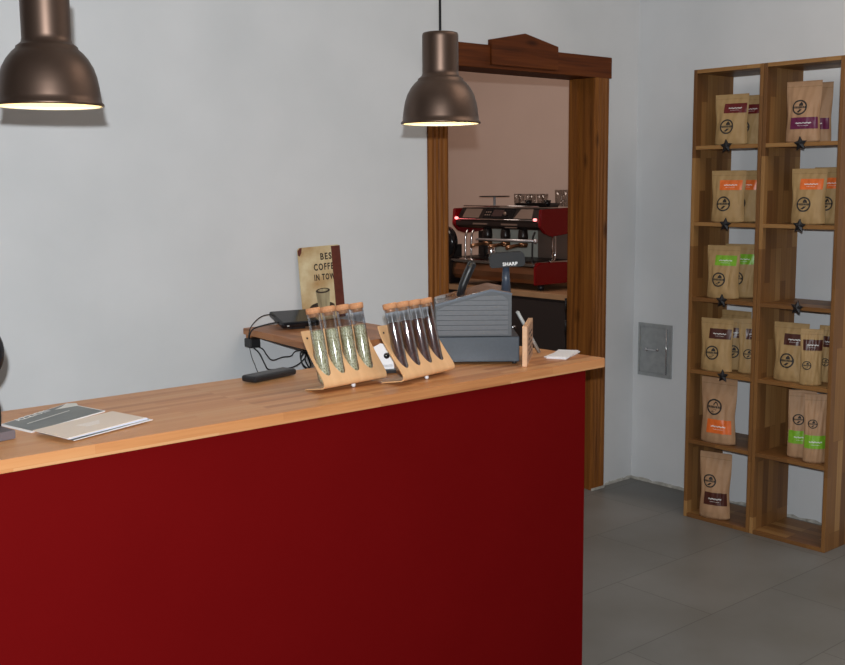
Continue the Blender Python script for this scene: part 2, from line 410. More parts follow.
# white card holder between the racks
ch = thing('card_dispenser', 'small white card holder with black knob between the two tube racks', 'holder', (2.775, 3.47, .8805), math.radians(-25))
b = MB(); b.prism([(-.045, .014), (-.050, .08), (-.040, .108), (-.012, .122), (.012, .116), (.038, .07), (.045, .014)], 'xz', 0, .004); b.build('card', M['paper'], ch)
b = MB(); b.bx((-.045, -.03, 0), (.055, .03, .0135), .002); b.build('base', M['black'], ch)
b = MB(); b.lathe([(0, 0), (.012, 0), (.012, .008), (.006, .012), (0, .012)], seg=20, mt=Matrix.Translation((.012, -.0005, .070)) @ Matrix.Rotation(PI/2, 4, 'X')); b.build('knob', M['blackgloss'], ch)
b = MB(); b.box((0, -.012, .030), (.07, .012, .006), None, .001); b.build('slot_lip', M['white_plastic'], ch)

# ------------------------------------------------------------------ tube racks
def carve(o, cutters):
    for c in cutters:
        md = o.modifiers.new('cut', 'BOOLEAN'); md.operation = 'DIFFERENCE'; md.object = c; md.solver = 'EXACT'
    bpy.context.view_layer.update()
    dg = bpy.context.evaluated_depsgraph_get(); me = bpy.data.meshes.new_from_object(o.evaluated_get(dg))
    o.modifiers.clear(); o.data = me
    for c in cutters: bpy.data.objects.remove(c)
def rack(loc, ang, length, lab, fill, fmat, tlabs, gname, x0=.034, dx=.0738, tilt=12.7):
    root = thing('test_tube_rack', lab, 'rack', loc, ang, 'plywood racks of glass tubes')
    prof = [(.105, .002), (.05, .010), (.02, .0150), (.006, .0175), (-.002, .024), (-.003, .034), (.003, .046), (.020, .068), (.045, .098), (.075, .136), (.100, .172), (.116, .205), (.122, .222)]
    P = [Vector((0, y, z)) for y, z in prof]; P = catmull(P, 4)
    th = .0045; top = []; bot = []
    for i, p in enumerate(P):
        t = (P[min(i+1, len(P)-1)]-P[max(i-1, 0)]).normalized(); n = Vector((0, t.z, -t.y))
        top.append((p.y+n.y*th/2, p.z+n.z*th/2)); bot.append((p.y-n.y*th/2, p.z-n.z*th/2))
    b = MB(); b.prism(top+bot[::-1], 'yz', 0, length)
    pl = b.build('bent_panel', M['ply'], root)
    lean = math.radians(tilt); R = .0255
    n = 4; xs = [x0+dx*i for i in range(n)]
    mt0 = Matrix.Translation((.004, .031, .0225)) @ Matrix.Rotation(-lean, 4, 'X')
    cut = []
    for x in xs:
        c = MB(); c.lathe([(0, .012), (R+.0015, .012), (R+.0015, .34), (0, .34)], seg=32, smooth=False)
        co = c.build('cutter', M['ply'], weld=True, recalc=True)
        co.matrix_world = Matrix.Translation(loc) @ Matrix.Rotation(ang, 4, 'Z') @ Matrix.Translation((x, 0, 0)) @ mt0
        cut.append(co)
    bpy.context.view_layer.update()
    carve(pl, cut)
    b = MB(); b.lathe([(0, -.0095), (.006, -.0075), (.009, -.0005), (.006, .006), (0, .0085)], seg=20, mt=Matrix.Translation((length*.5, .012, .0095))); b.build('ball_foot', M['white_plastic'], root)
    b = MB(); b.lathe([(0, 0), (.004, 0), (.004, .0015), (0, .0015)], seg=12, mt=Matrix.Translation((.016, .106, .196)) @ Matrix.Rotation(math.radians(60), 4, 'X')); b.build('pin', M['dark_ink'], root)
    base = Matrix.Translation(loc) @ Matrix.Rotation(ang, 4, 'Z')
    for i, x in enumerate(xs):
        t = bpy.data.objects.new('test_tube', None); COL.objects.link(t); t.empty_display_size = .03
        t.matrix_world = base @ Matrix.Translation((x, 0, 0)) @ mt0
        tag(t, tlabs[i], 'tube', gname)
        outer = [(0, 0), (.010, .0025), (.018, .009), (.0235, .019), (R, .031), (R, .034), (R, .150), (R, .267), (R, .270), (R+.001, .272)]
        inner = [(R-.0005, .272), (R-.0016, .270), (R-.0016, .267), (R-.0016, .035), (R-.0016, .032), (.0220, .020), (.0168, .0105), (.009, .0042), (0, .0018)]
        g = MB(); g.lathe(outer+inner, seg=32); g.build('glass', M['tube_glass'], t, recalc=False)
        g = MB(); rr = R-.0024
        g.lathe([(0, .0026), (.0085, .005), (.0160, .0112), (.0212, .0208), (rr, .0325), (rr, .036), (rr, fill-.003), (rr, fill), (rr*.6, fill+.004), (0, fill+.005)], seg=28); g.build('coffee_beans', M[fmat], t)
        g = MB(); g.lathe([(0, .260), (R-.003, .260), (R-.0028, .2728), (R+.0025, .2728), (R+.003, .291), (R+.001, .294), (0, .2945)], seg=28); g.build('cork_stopper', M['cork'], t)
    return root
pos = ['leftmost', 'second from the left', 'third from the left', 'rightmost']
rack((2.325, 3.265, .8805), math.radians(6), .325, 'bent plywood rack holding tubes of green beans, left of the two racks', .205, 'green_beans', ['corked glass tube of green coffee beans, %s in the left rack' % p for p in pos], 'glass tubes of green beans')
rack((2.640, 3.184, .8805), math.radians(12), .335, 'bent plywood rack holding tubes of roasted beans, in front of the till', .215, 'roast_beans', ['corked glass tube of dark roasted beans, %s in the right rack' % p for p in pos], 'glass tubes of roasted beans', .042, .0765, 13.6)

# ------------------------------------------------------------------ cash register
cr = thing('cash_register', 'grey ribbed cash register with raised display on the worktop', 'cash register', (3.333, 3.236, .8805), math.radians(-40))
b = MB(); b.bx((-.358, 0, .010), (0, .33, .119), .004); b.build('cash_drawer', M['till_base'], cr)
for x in (-.335, -.02):
    for y in (.02, .30):
        b = MB(); b.lathe([(0, 0), (.010, 0), (.010, .012), (0, .012)], (x, y, 0), 14); b.build('foot', M['black'], cr)
prof = [(-.358, .1205), (-.033, .1205), (-.033, .302), (-.120, .318), (-.358, .256)]
b = MB(); b.prism(prof, 'xz', .010, .305, .002); b.build('shell', M['till_side'], cr)
def ztop(x): return .318-(.318-.256)*(-.120-x)/.238 if x < -.12 else .318-(.016)*(x+.12)/.087
b = MB(); z = .128; k = 0
while z < .296:
    h1 = .0193; zt = z+h1
    def xl(zz): return max(-.353, -.12-(.318-.0135-zz)*.238/.062)
    def xr(zz): return min(-.049, -.12+(.318-.0135-zz)*.087/.016)
    if xr(zt)-xl(zt) > .02 and xl(zt) < -.12:
        b.prism([(xl(z), z), (xr(z), z), (xr(zt), zt), (xl(zt), zt)], 'xz', .0012, .0098, .0012)
    z += .0212
b.build('ribbed_side', M['grey_shell'], cr)
b = MB(); b.prism([(-.36, .250), (-.12, .3125), (-.033, .2965), (-.031, .3045), (-.120, .3225), (-.36, .260)], 'xz', .001, .018, .001); b.build('trim_edge', M['till_edge'], cr)
b = MB(); b.prism([(-.355, .2575), (-.12, .3195), (-.035, .3035), (-.035, .307), (-.12, .324), (-.355, .261)], 'xz', .0185, .300); b.build('top_cover', M['till_top'], cr)
b = MB(); b.tube([(-.054, .05, .305), (-.054, .05, .42)], [.021, .0135], 20); b.lathe([(0, .306), (.022, .306), (.018, .322), (.0145, .33)], (-.054, .05, 0), 20)
b.build('display_pole', M['till_edge'], cr)
b = MB(); ROTH = (math.radians(-8), math.radians(-4.5), 0)
hd = bmesh.new()
b.prism([(-.076, -.016), (-.072, -.032), (.066, -.032), (.074, -.022), (.074, .018), (.062, .031), (-.060, .031), (-.076, .018)], 'xz', -.03, .03, .003)
hb = b.build('display_head', M['matt_black'], cr, (-.050, .05, .446), (0, math.radians(-3.5), 0))
lettering('SHARP', .020, M['ink'], hb, Matrix.Translation((-.022, -.0305, -.025)) @ ROT, space=1.1, bold=.0006)
b = MB(); b.tube([(-.250, .09, .285), (-.236, .09, .335), (-.215, .09, .385), (-.196, .09, .425), (-.192, .09, .434)], [.016, .018, .019, .019, .010], 16)
b.build('operator_display', M['black'], cr)
b = MB(); b.box((-.315, .06, .286), (.085, .07, .004), (0, math.radians(-14), 0)); b.box((-.325, .03, .281), (.05, .02, .018), (0, math.radians(-14), 0), .002); b.build('receipt_cutter', M['glass'], cr)
b = MB(); b.tube([(-.030, .03, .155), (-.018, .035, .158), (-.012, .04, .150)], .003, 8); b.build('lock', M['chrome'], cr)

# picture frame standing by the till
pf = thing('menu_board', 'small pale wooden upright board standing edge-on beside the till', 'board', (3.300, 3.160, .8805), math.radians(39))
b = MB(); b.bx((0, 0, 0), (.30, .020, .172), .0015)
b.build('frame', M['frame_wood'], pf)
b = MB(); b.bx((.03, -.0012, .012), (.29, -.0001, .160)); b.build('print', M['frame_face'], pf)
b = MB()
for r_ in range(5):
    for c_ in range(7):
        if (r_*3+c_) % 4: b.bx((.07+c_*.028, -.0018, .035+r_*.022), (.088+c_*.028, -.0013, .044+r_*.022))
b.build('print_marks', M['dark_ink'], pf)
b = MB()
p0, p1 = Vector((3.615, 3.385, .884)), Vector((3.472, 3.385, 1.082))
b.tube([p0, p1], .0085, 4); tag(b.build('plastic_strip', M['strip']), 'narrow pale grey strip leaning diagonally behind the small wooden board', 'strip')
for i, (dx, dy, r_) in enumerate(((0, 0, 0), (.004, .002, .05), (-.003, .003, -.06), (.002, -.001, .09))):
    b = MB(); b.prism([(3.524, 3.259), (3.566, 3.178), (3.762, 3.270), (3.722, 3.352)], 'xy', 0, .0022)
    o = b.build('paper_card', M['paper'])
    c = Vector((3.643, 3.265, 0)); R3 = Matrix.Rotation(r_, 4, 'Z')
    o.data.transform(Matrix.Translation(-c)); o.location = (c.x+dx, c.y+dy, .8805+.0024*i); o.rotation_euler = (0, 0, r_)
    tag(o, ('white card at the worktop right end, %s of the stack' % ['lowest', 'second lowest', 'second from top', 'topmost'][i]), 'card', 'white cards at the worktop end')

# ------------------------------------------------------------------ papers at the left
def sheet(name, pts, z, th, m):
    b = MB(); b.prism(pts, 'xy', z, z+th); return b.build(name, m)
F = [(1.235, 3.550), (1.270, 3.372), (1.585, 3.520), (1.540, 3.738)]
o = sheet('flyer', [(x-.004, y-.003) for x, y in F], .8803, .0015, M['paper']); tag(o, 'blank white flyer lying under the dark printed flyer, only its edge showing', 'flyer', 'flyers on the left worktop')
fl = thing('flyer', 'dark slate flyer with white border on the left worktop', 'flyer', (0, 0, 0), 0, 'flyers on the left worktop')
sh = sheet('sheet', F, .8822, .0012, M['paper']); sh.parent = fl
c = Vector((sum(p[0] for p in F)/4, sum(p[1] for p in F)/4))
o = sheet('print', [tuple(c+(Vector(p)-c)*.955) for p in F], .88345, .0003, M['flyer']); o.parent = fl
d = math.atan2(.19, .308)
lettering('AZZION', .042, M['ink'], fl, Matrix.Translation((1.300, 3.560, .8839)) @ Matrix.Rotation(d, 4, 'Z'), space=1.1)
b = MB()
for i in range(22):
    t = i/22
    x, y = 1.305+.19*t, 3.495+.11*t
    b.prism([(x, y), (x+.007, y+.004), (x+.0055, y+.010), (x-.0015, y+.006)], 'xy', .8839, .8841)
b.poly([(1.46, 3.655, .8841), (1.55, 3.665, .8841), (1.565, 3.715, .8841), (1.535, 3.735, .8841), (1.50, 3.69, .8841)])
b.build('fine_print', M['ink'], fl)
Wq = [(1.261, 3.342), (1.295, 3.160), (1.610, 3.272), (1.576, 3.446)]
LB = ['cream folded brochure, topmost of the pile on the left worktop', 'bluish white brochure directly under the cream topmost one', 'white brochure in the middle of the pile on the left worktop', 'dark-edged brochure low in the pile on the left worktop', 'white brochure at the bottom of the pile, sticking out to the right']
cc = Vector((sum(p[0] for p in Wq)/4, sum(p[1] for p in Wq)/4))
for i in range(5):       # bottom first
    k = 4-i
    off = [(0, 0), (.006, -.001), (.010, .001), (.012, -.003), (.022, -.006)][k]
    rr = [0, .02, -.02, .03, -.015][k]
    b = MB(); b.prism([tuple(Vector(p)-cc) for p in Wq], 'xy', 0, .0018)
    o = b.build('brochure', M[['paper_cream', 'paper_blue', 'paper_blue', 'flyer', 'paper'][k]])
    o.location = (cc.x+off[0], cc.y+off[1], .8845+.0021*i); o.rotation_euler = (0, 0, rr)
    tag(o, LB[k], 'brochure', 'brochures piled on the left worktop')
    if k == 0:
        b = MB()
        for r_ in range(4):
            b.box((0, .02-.012*r_, .0019), (.09-.012*r_, .0035, .0002), (0, 0, .27))
        b.build('print_lines', M['paper'], o)

# black round ornament on its block, cut by the left edge
orn = thing('round_ornament', 'round black object on a dark grey square block at the left edge', 'ornament', (1.162, 3.42, .8805), 0)
b = MB(); b.box((-.036, -.045, .0145), (.13, .13, .028), (0, 0, math.radians(8)), .002); b.build('base', M['slate'], orn)
b = MB(); b.lathe([(0, 0), (.075, 0), (.088, .004), (.094, .011), (.088, .018), (.075, .022), (0, .022)], seg=48, mt=Matrix.Translation((-.040, .009, .262)) @ Matrix.Scale(1.08, 4, (0, 0, 1)) @ Matrix.Rotation(PI/2, 4, 'X')); b.build('disc', M['blackgloss'], orn)
b = MB(); b.tube(catmull([(.016, -.01, .029), (.022, 0, .06), (.020, 0, .10), (.010, 0, .14), (-.010, 0, .170)], 6), .010, 14); b.build('stem', M['blackgloss'], orn)


def scale_about_camera(objs):  # shrinks the counter things about the camera, from their farther first layout
    done = set()
    for o in objs:
        if o.data is not None and o.data.name not in done:
            o.data.transform(Matrix.Scale(KU, 4)); done.add(o.data.name)
        l = o.location
        o.location = l*KU if o.parent else Vector((l.x*KU, l.y*KU, KZ+(l.z-.88)*KU))
bpy.context.view_layer.update()
scale_about_camera([o for o in bpy.data.objects if o not in UNSCALED])

# wooden board fixed to the wall behind the counter
sb = thing('wall_shelf', 'wooden wall board behind the counter carrying the router and the tin sign', 'shelf', (0, 0, 0))
b = MB(); b.prism([(2.297, 3.774), (2.222, 3.14), (2.735, 3.14), (2.766, 3.774)], 'xy', 1.056, 1.081, .002); b.build('board', M['plank'], sb)
b = MB(); b.bx((2.66, 3.50, 0), (2.69, 3.53, 1.0555)); b.build('leg', M['blackmetal'], sb)
b = MB(); b.prism([(2.425, 1.0555), (2.659, 1.0555), (2.659, .80), (2.56, .86)], 'xz', 3.505, 3.525); b.build('bracket', M['blackmetal'], sb)
b = MB(); b.bx((2.31, 3.745, 1.035), (2.75, 3.7745, 1.0555)); b.build('wall_cleat', M['plank'], sb)

# ---- objects on the wall board
# tin sign
sg = thing('tin_sign', 'weathered tin sign with coffee cup and lettering leaning on the wall', 'sign', (2.680, 3.744, 1.0825), 0)
sg.rotation_euler = (math.radians(-3.5), math.radians(-2.2), math.radians(-2))
SW, SH = .213, .312
def rrect(w, hh, r, n=5):
    out = []
    for cx, cz, a0 in ((w/2-r, hh-r, 0), (-w/2+r, hh-r, PI/2), (-w/2+r, r, PI), (w/2-r, r, 1.5*PI)):
        out += [(cx+r*math.cos(a0+PI/2*k/n), cz+r*math.sin(a0+PI/2*k/n)) for k in range(n+1)]
    return out
b = MB(); b.prism(rrect(SW, SH, .014), 'xz', -.001, .0015); b.build('plate', M['sign'], sg)

def tm(x, z, y=-.0013): return Matrix.Translation((x, y, z)) @ ROT
lettering('BEST', .038, M['sign_dark'], sg, tm(.002, .255), width=.082, space=1.25, bold=.0012)
lettering('COFFEE', .038, M['sign_dark'], sg, tm(-.034, .212), width=.118, space=1.25, bold=.0012)
lettering('IN TOWN', .035, M['sign_dark'], sg, tm(-.036, .170), width=.124, space=1.25, bold=.0012)
b = MB(); b.bx((.061, -.0026, .004), (SW/2-.001, -.0011, SH-.004)); b.build('border_band', M['sign_band'], sg)
b = MB(); b.prism([(-SW/2+.001, SH-.012), (-SW/2+.014, SH-.001), (-SW/2+.022, SH-.001), (-SW/2+.018, SH-.022), (-SW/2+.008, SH-.036), (-SW/2+.001, SH-.03)], 'xz', -.0016, -.0011); b.build('rust_patch', M['sign_band'], sg)
b = MB().use(M['sign_dark'])
b.poly([(-.075+.135*.5+.0625*math.cos(2*PI*i/28), -.0012, .058+.020*math.sin(2*PI*i/28)) for i in range(28)])
b.use(M['cup']); b.poly([(-.035, -.0014, .125), (-.028, -.0014, .06), (-.018, -.0014, .045), (.02, -.0014, .045), (.030, -.0014, .06), (.038, -.0014, .125)])
b.use(M['sign_dark']); b.poly([(.0015+.0355*math.cos(2*PI*i/28), -.0016, .125+.011*math.sin(2*PI*i/28)) for i in range(28)])
b.use(M['cup']); b.poly([(.0015+.026*math.cos(2*PI*i/28), -.0018, .1265+.006*math.sin(2*PI*i/28)) for i in range(28)])
b.build('cup_picture', None, sg, recalc=False)

# router and cables
rt = thing('wifi_router', 'flat glossy black router box on the wall board with cables at its side', 'router', (2.450, 3.64, 1.0815), math.radians(-10))
b = MB(); b.box((.004, 0, .036), (.164, .14, .024), (math.radians(15), 0, 0), .008); b.build('body', M['blackgloss'], rt)
b = MB(); b.prism([(-.05, 0), (.045, 0), (.045, .036), (-.05, .010)], 'yz', -.03, .03, .001); b.build('foot', M['black'], rt)
b = MB(); b.bx((-.058, -.0735, .016), (-.050, -.0675, .019)); b.build('indicator', M['ink'], rt)
def cable(label, pts, r=.0022, seg=6):
    b = MB(); b.tube(catmull(pts, 8), r, seg); return tag(b.build('cable', M['coil']), label, 'cable', 'black cables at the wall board')
cable('black cable arching highest from the router over the board\'s left end', [(2.395, 3.66, 1.125), (2.355, 3.67, 1.139), (2.315, 3.68, 1.128), (2.283, 3.69, 1.095), (2.271, 3.69, 1.062), (2.276, 3.70, 1.045)])
cable('black cable running low from the router to the board\'s left end', [(2.398, 3.62, 1.108), (2.36, 3.64, 1.108), (2.325, 3.66, 1.100), (2.28, 3.67, 1.088), (2.268, 3.68, 1.062), (2.278, 3.70, 1.04)], .0032)
b = MB(); b.box((2.293, 3.70, 1.030), (.046, .05, .036), None, .004); tag(b.build('power_plug', M['black']), 'black power adapter hanging under the left end of the wall board', 'plug')
cable('thin black cable hanging straight down behind the counter worktop', [(2.279, 3.70, 1.012), (2.289, 3.70, .97), (2.305, 3.70, .93), (2.322, 3.70, .86), (2.33, 3.70, .6)], .0015)
cable('black cable looping lowest under the wall board', [(2.295, 3.70, 1.012), (2.318, 3.69, .985), (2.335, 3.68, .942), (2.352, 3.68, .918), (2.40, 3.68, .914), (2.46, 3.67, .915), (2.50, 3.66, .935), (2.525, 3.66, .965), (2.50, 3.655, .985)], .0026)
cable('black cable with the kinked upper loop under the wall board', [(2.312, 3.70, 1.015), (2.335, 3.69, 1.00), (2.352, 3.69, .975), (2.372, 3.68, .953), (2.42, 3.68, .960), (2.455, 3.67, .962), (2.475, 3.67, .978), (2.51, 3.655, .985)], .0022)
cable('tangled black cable coil hanging beside the board\'s black leg', [(2.49, 3.60, 1.00), (2.455, 3.60, .96), (2.47, 3.59, .92), (2.50, 3.60, .925), (2.485, 3.60, .97), (2.455, 3.60, .985), (2.46, 3.60, .94), (2.49, 3.59, .912), (2.475, 3.60, .955), (2.49, 3.60, .99)], .003)

# ------------------------------------------------------------------ pendant lamps
def lamp_parts(root):
    z = 0
    prof = [(.111, .000), (.1145, .001), (.1145, .005), (.1095, .010), (.1085, .020), (.106, .042), (.102, .063), (.0955, .083), (.0855, .101), (.074, .115), (.0655, .122), (.0645, .127), (.059, .131), (.0535, .136), (.0515, .144), (.0515, .150), (.0515, .242), (.0515, .248), (.0495, .254), (.044, .2555), (0, .2565)]
    b = MB().use(M['bronze']); b.lathe(prof, seg=64)
    b.use(M['shade_in']); b.lathe([(.1075, .0015), (.1065, .020), (.104, .041), (.0995, .062), (.092, .082), (.081, .099), (.069, .111), (.060, .120), (.049, .136), (.049, .20), (0, .20)], seg=64)
    b.lathe([(.111, 0), (.1075, .0015)], seg=64)
    b.build('shade', None, root)
    b = MB(); b.lathe([(0, .045), (.014, .047), (.026, .058), (.031, .075), (.028, .092), (.018, .112), (.0135, .125), (.0135, .14), (0, .14)], seg=24); b.build('bulb', M['bulb'], root)
    b = MB(); b.lathe([(0, .141), (.017, .141), (.019, .15), (.019, .198), (0, .198)], seg=20); b.build('socket', M['cord'], root)
    b = MB(); b.tube([(0, 0, .2556), (0, 0, CEIL-1.8185)], .0036, 10); b.build('cord', M['cord'], root)
    b = MB(); b.lathe([(0, CEIL-1.8185-.03), (.03, CEIL-1.8185-.03), (.045, CEIL-1.8185-.015), (.045, CEIL-1.81855)], seg=24); b.build('ceiling_cap', M['bronze'], root)
L1 = thing('pendant_lamp', 'brown metal pendant lamp at the left edge of the photo, cut by the frame', 'lamp', (.971, 2.364, 1.8225), 0, 'pendant lamps over the counter')
lamp_parts(L1)
L2 = thing('pendant_lamp', 'brown metal pendant lamp hanging in front of the door frame', 'lamp', (2.123, 2.378, 1.8185), 0, 'pendant lamps over the counter')
for c in L1.children:
    d = c.copy(); COL.objects.link(d); d.parent = L2
for L in (L1, L2):
    ld = bpy.data.lights.new('lamp_glow', 'POINT'); ld.energy = .4; ld.color = (1, .78, .5); ld.shadow_soft_size = .03
    lo = bpy.data.objects.new('lamp_glow', ld); COL.objects.link(lo); lo.location = L.location+Vector((0, 0, .02))

# ------------------------------------------------------------------ shelf units
ZB = [0., .374, .724, 1.077, 1.438, 1.798, 2.152]
T = .018
def shelf_unit(label, y0, y1):
    u = thing('shelf_unit', label, 'shelf', (4.42, y0, 0), 0, 'wooden shelf units on the right wall')
    w = y1-y0-.001; D = .300
    for yy in (0, w-T):
        b = MB(); b.bx((0, yy, 0), (D, yy+T, 2.17), .0015); b.build('side_panel', M['shelf_v'], u)
    for z in ZB:
        b = MB(); b.bx((.001 if 0 < z < 2.1 else 0, T+.0003, z), (D, w-T-.0003, z+T), .001); b.build('shelf_board', M['shelf_h'], u)
    return u
shelf_unit('tall open wooden shelf unit nearest the room corner, six shelves of bags', 2.783, 3.155)
shelf_unit('tall open wooden shelf unit at the right, farther from the room corner', 2.398, 2.782)

# stars
def star_mesh():
    b = MB(); R, r = .032, .0165
    pts = [((R if i % 2 == 0 else r)*math.sin(i*PI/5), (R if i % 2 == 0 else r)*math.cos(i*PI/5)) for i in range(10)]
    n = len(pts)
    c = b.bm.verts.new((-.009, 0, 0)); vs = [b.bm.verts.new((-.002, u, v)) for u, v in pts]; bk = [b.bm.verts.new((.003, u, v)) for u, v in pts]
    for i in range(n):
        j = (i+1) % n
        b.bm.faces.new((c, vs[i], vs[j])); b.bm.faces.new((vs[i], bk[i], bk[j], vs[j]))
    b.bm.faces.new(bk)
    return b
STARS = [(2.965, 1.806, 'first shelf edge of the unit nearest the corner'), (2.958, 1.445, 'second shelf edge of the unit nearest the corner'), (2.965, 1.087, 'third shelf edge of the unit nearest the corner'), (2.948, .728, 'fourth shelf edge of the unit nearest the corner'),
         (2.589, 1.805, 'first shelf edge of the right shelf unit'), (2.579, 1.447, 'second shelf edge of the right shelf unit'), (2.575, 1.085, 'third shelf edge of the right shelf unit')]
s0 = None
for y, z, w in STARS:
    if s0 is None: s0 = star_mesh().build('star_ornament', M['star'], recalc=True); o = s0
    else: o = s0.copy(); COL.objects.link(o)
    o.location = (4.4165, y, z+.004); o.rotation_euler = (random.uniform(-.12, .12), 0, 0)
    tag(o, 'black star ornament on the '+w, 'ornament', 'black stars on the shelf edges')

# ------------------------------------------------------------------ coffee bags
def bag(label, x, y, z, W, H, rot, kind, color, group, Tb=.034, logo_u=.44, paper='kraft', lu=None, seed=0, lean=0., narrow=.06):
    """stand-up pouch; local -y is the printed front"""
    root = thing('coffee_bag', label, 'bag', (x, y, z), math.radians(-90+rot), group)
    rnd = random.Random(seed)
    p1, p2, p3 = [rnd.uniform(0, 6) for _ in range(3)]
    def front(u, v, off=0.):
        a = 2*u-1
        pinch = narrow*math.exp(-((v-.42)/.22)**2)+.012*(1-v)
        ww = W/2*(1-pinch)
        th = Tb*(max(0., 1-(v/.93)**2.2) if v < .93 else 0)*(1-.25*math.exp(-(v/.08)**2))
        th *= max(0., 1-abs(a)**3.2)**.75
        wr = .0018*math.sin(7*a+p1+5*v)*math.sin(9*v+p2)+.0012*math.sin(15*a+p3-11*v)
        cr = .006*math.exp(-((a-.62-.15*math.sin(3*v+p1))/.09)**2)*math.exp(-((v-.35)/.3)**2)
        cr += .006*math.exp(-((a+.72)/.08)**2)*math.exp(-((v-.5)/.3)**2)
        edge = max(0., 1-abs(a)**6)*min(1, (1-v)*12)
        yy = -.0012-th+(wr+cr)*edge-off - lean*v*H
        zz = v*H  + .004*(abs(a)**4)*(1 if v < .02 else 0)
        return Vector((a*ww, yy, zz))
    def back(u, v):
        f = front(u, v); return Vector((f.x, -lean*v*H*2-f.y-.0001, f.z))
    b = MB()
    b.grid(lambda u, v: front(u, v), 26, 30)
    b.grid(lambda u, v: back(1-u, v), 26, 30)
    b.grid(lambda u, v: front(1-u, 0).lerp(back(1-u, 0), v)+Vector((0, 0, .0)), 26, 1)
    b.grid(lambda u, v: front(u, 1).lerp(back(u, 1), v), 26, 1)
    b.build('pouch', M[paper], root, weld=True, recalc=True)
    # heat seal band near the top
    b = MB(); b.grid(lambda u, v: front(.01+.98*u, .905+.006*v, .0009), 26, 1); b.build('seal_line', M['seal'], root)
    if kind == 'top': lv0, lv1, cv = .625, .815, .36
    elif kind == 'low': lv0, lv1, cv = .215, .405, .57
    else: lv0, lv1, cv = .165, .375, .56
    l0, l1 = lu or ((.28, .93) if kind == 'top' else (.18, .9))
    b = MB(); b.grid(lambda u, v: front(l0+(l1-l0)*u, lv0+(lv1-lv0)*v, .0013), 20, 8)
    lb = b.build('label_sticker', M['label_'+color], root)
    b = MB()   # one short script line and two fine lines
    um = (l0+l1)/2; vm = (lv0+lv1)/2; hw = (l1-l0)*.3
    n = 30
    def q(uu, vv): return front(uu, vv, .0019)
    for i in range(n):
        t0, t1 = i/n, (i+1)/n
        h = .009+.014*abs(math.sin(i*1.7+seed)); k = .004*math.sin(i*.9+seed)
        a0, a1 = um-hw+2*hw*t0, um-hw+2*hw*(t1-.25/n)
        b.poly([q(a0, vm+k-h/2), q(a1, vm+k-h/2), q(a1, vm+k+h/2), q(a0, vm+k+h/2)])
    for dv in (-.045,):
        for i in range(14):
            a0 = um-hw*.7+1.4*hw*i/14; a1 = a0+1.4*hw/14*.7
            b.poly([q(a0, vm+dv), q(a1, vm+dv), q(a1, vm+dv+.005), q(a0, vm+dv+.005)])
    b.build('label_print', M['ink'], lb)
    # round emblem: ring, roof-shaped bean, name bar, lower bean
    b = MB(); R = W*.205
    def e(dx, dz):
        uu = logo_u+dx/W/(1-narrow); vv = cv+dz/H
        return front(uu, vv, .0013)
    N = 36
    for i in range(N):
        a0, a1 = 2*PI*i/N, 2*PI*(i+1)/N
        b.poly([e(R*math.cos(a0), R*math.sin(a0)), e(R*math.cos(a1), R*math.sin(a1)), e(R*.80*math.cos(a1), R*.80*math.sin(a1)), e(R*.80*math.cos(a0), R*.80*math.sin(a0))])
    b.poly([e(-R*.12, R*.2), e(R*.5, R*.2), e(R*.42, R*.5), e(R*.18, R*.72), e(-R*.08, R*.45)])
    for i in range(9):
        x0 = -R*.86+i*R*.19
        b.poly([e(x0, -R*.14), e(x0+R*.14, -R*.14), e(x0+R*.14, R*.14), e(x0, R*.14)])
    b.poly([e(-R*.38, -R*.62), e(-R*.05, -R*.68), e(R*.38, -R*.28), e(R*.05, -R*.26)])
    b.build('round_emblem', M['dark_ink'], root)
    return root
G = 'kraft paper coffee bags on the shelves'
S1, S2, S3, S4, S5, S6 = [z+T+.001 for z in (1.798, 1.438, 1.077, .724, .374, 0.)]
bag('kraft coffee bag with dark red label, front one on the corner unit\'s top shelf', 4.475, 2.978, S1, .165, .232, 8, 'top', 'red', G, lu=(.32, .97), seed=1)
bag('kraft coffee bag with dark red label, standing behind another on the top shelf', 4.575, 2.955, S1, .150, .230, 8, 'top', 'red', G, lu=(.3, .97), seed=2)
bag('kraft coffee bag with orange label, front one on the corner unit\'s second shelf', 4.475, 2.984, S2, .170, .242, 8, 'top', 'orange', G, seed=3)
bag('kraft coffee bag with orange label, rear one on the corner unit\'s second shelf', 4.570, 2.962, S2, .158, .242, 8, 'top', 'orange', G, seed=4)
bag('kraft coffee bag with lime green label, front one on the corner unit\'s third shelf', 4.475, 2.999, S3, .166, .252, 8, 'top', 'green', G, seed=5)
bag('kraft coffee bag with lime green label, rear one on the corner unit\'s third shelf', 4.580, 2.972, S3, .160, .255, 12, 'top', 'green', G, seed=6)
bag('kraft coffee bag with brown label, frontmost left on the corner unit\'s fourth shelf', 4.465, 3.017, S4, .165, .255, 8, 'top', 'brown', G, lu=(.3, .97), seed=7)
bag('kraft coffee bag with brown label, turned, just behind the frontmost on the fourth shelf', 4.575, 2.985, S4, .150, .250, 25, 'top', 'brown', G, seed=8)
bag('kraft coffee bag with brown label, at the right side of the corner unit\'s fourth shelf', 4.530, 2.872, S4, .115, .262, 30, 'top', 'brown', G, Tb=.026, logo_u=.4, seed=9)
bag('plain-looking kraft coffee bag, rearmost on the corner unit\'s fourth shelf', 4.660, 3.040, S4, .165, .275, 0, 'top', 'brown', G, seed=10)
bag('large rosy kraft coffee bag with orange label low down, corner unit\'s fifth shelf', 4.468, 2.998, S5, .188, .318, 6, 'lowest', 'orange', G, paper='kraft_rose', lu=(.26, .94), Tb=.038, seed=11, narrow=.09)
bag('rosy kraft coffee bag with brown label low down, alone on the bottom shelf', 4.460, 3.000, S6, .158, .325, 14, 'low', 'brown', G, paper='kraft_rose', lu=(.2, .95), logo_u=.36, Tb=.036, seed=12, narrow=.1)
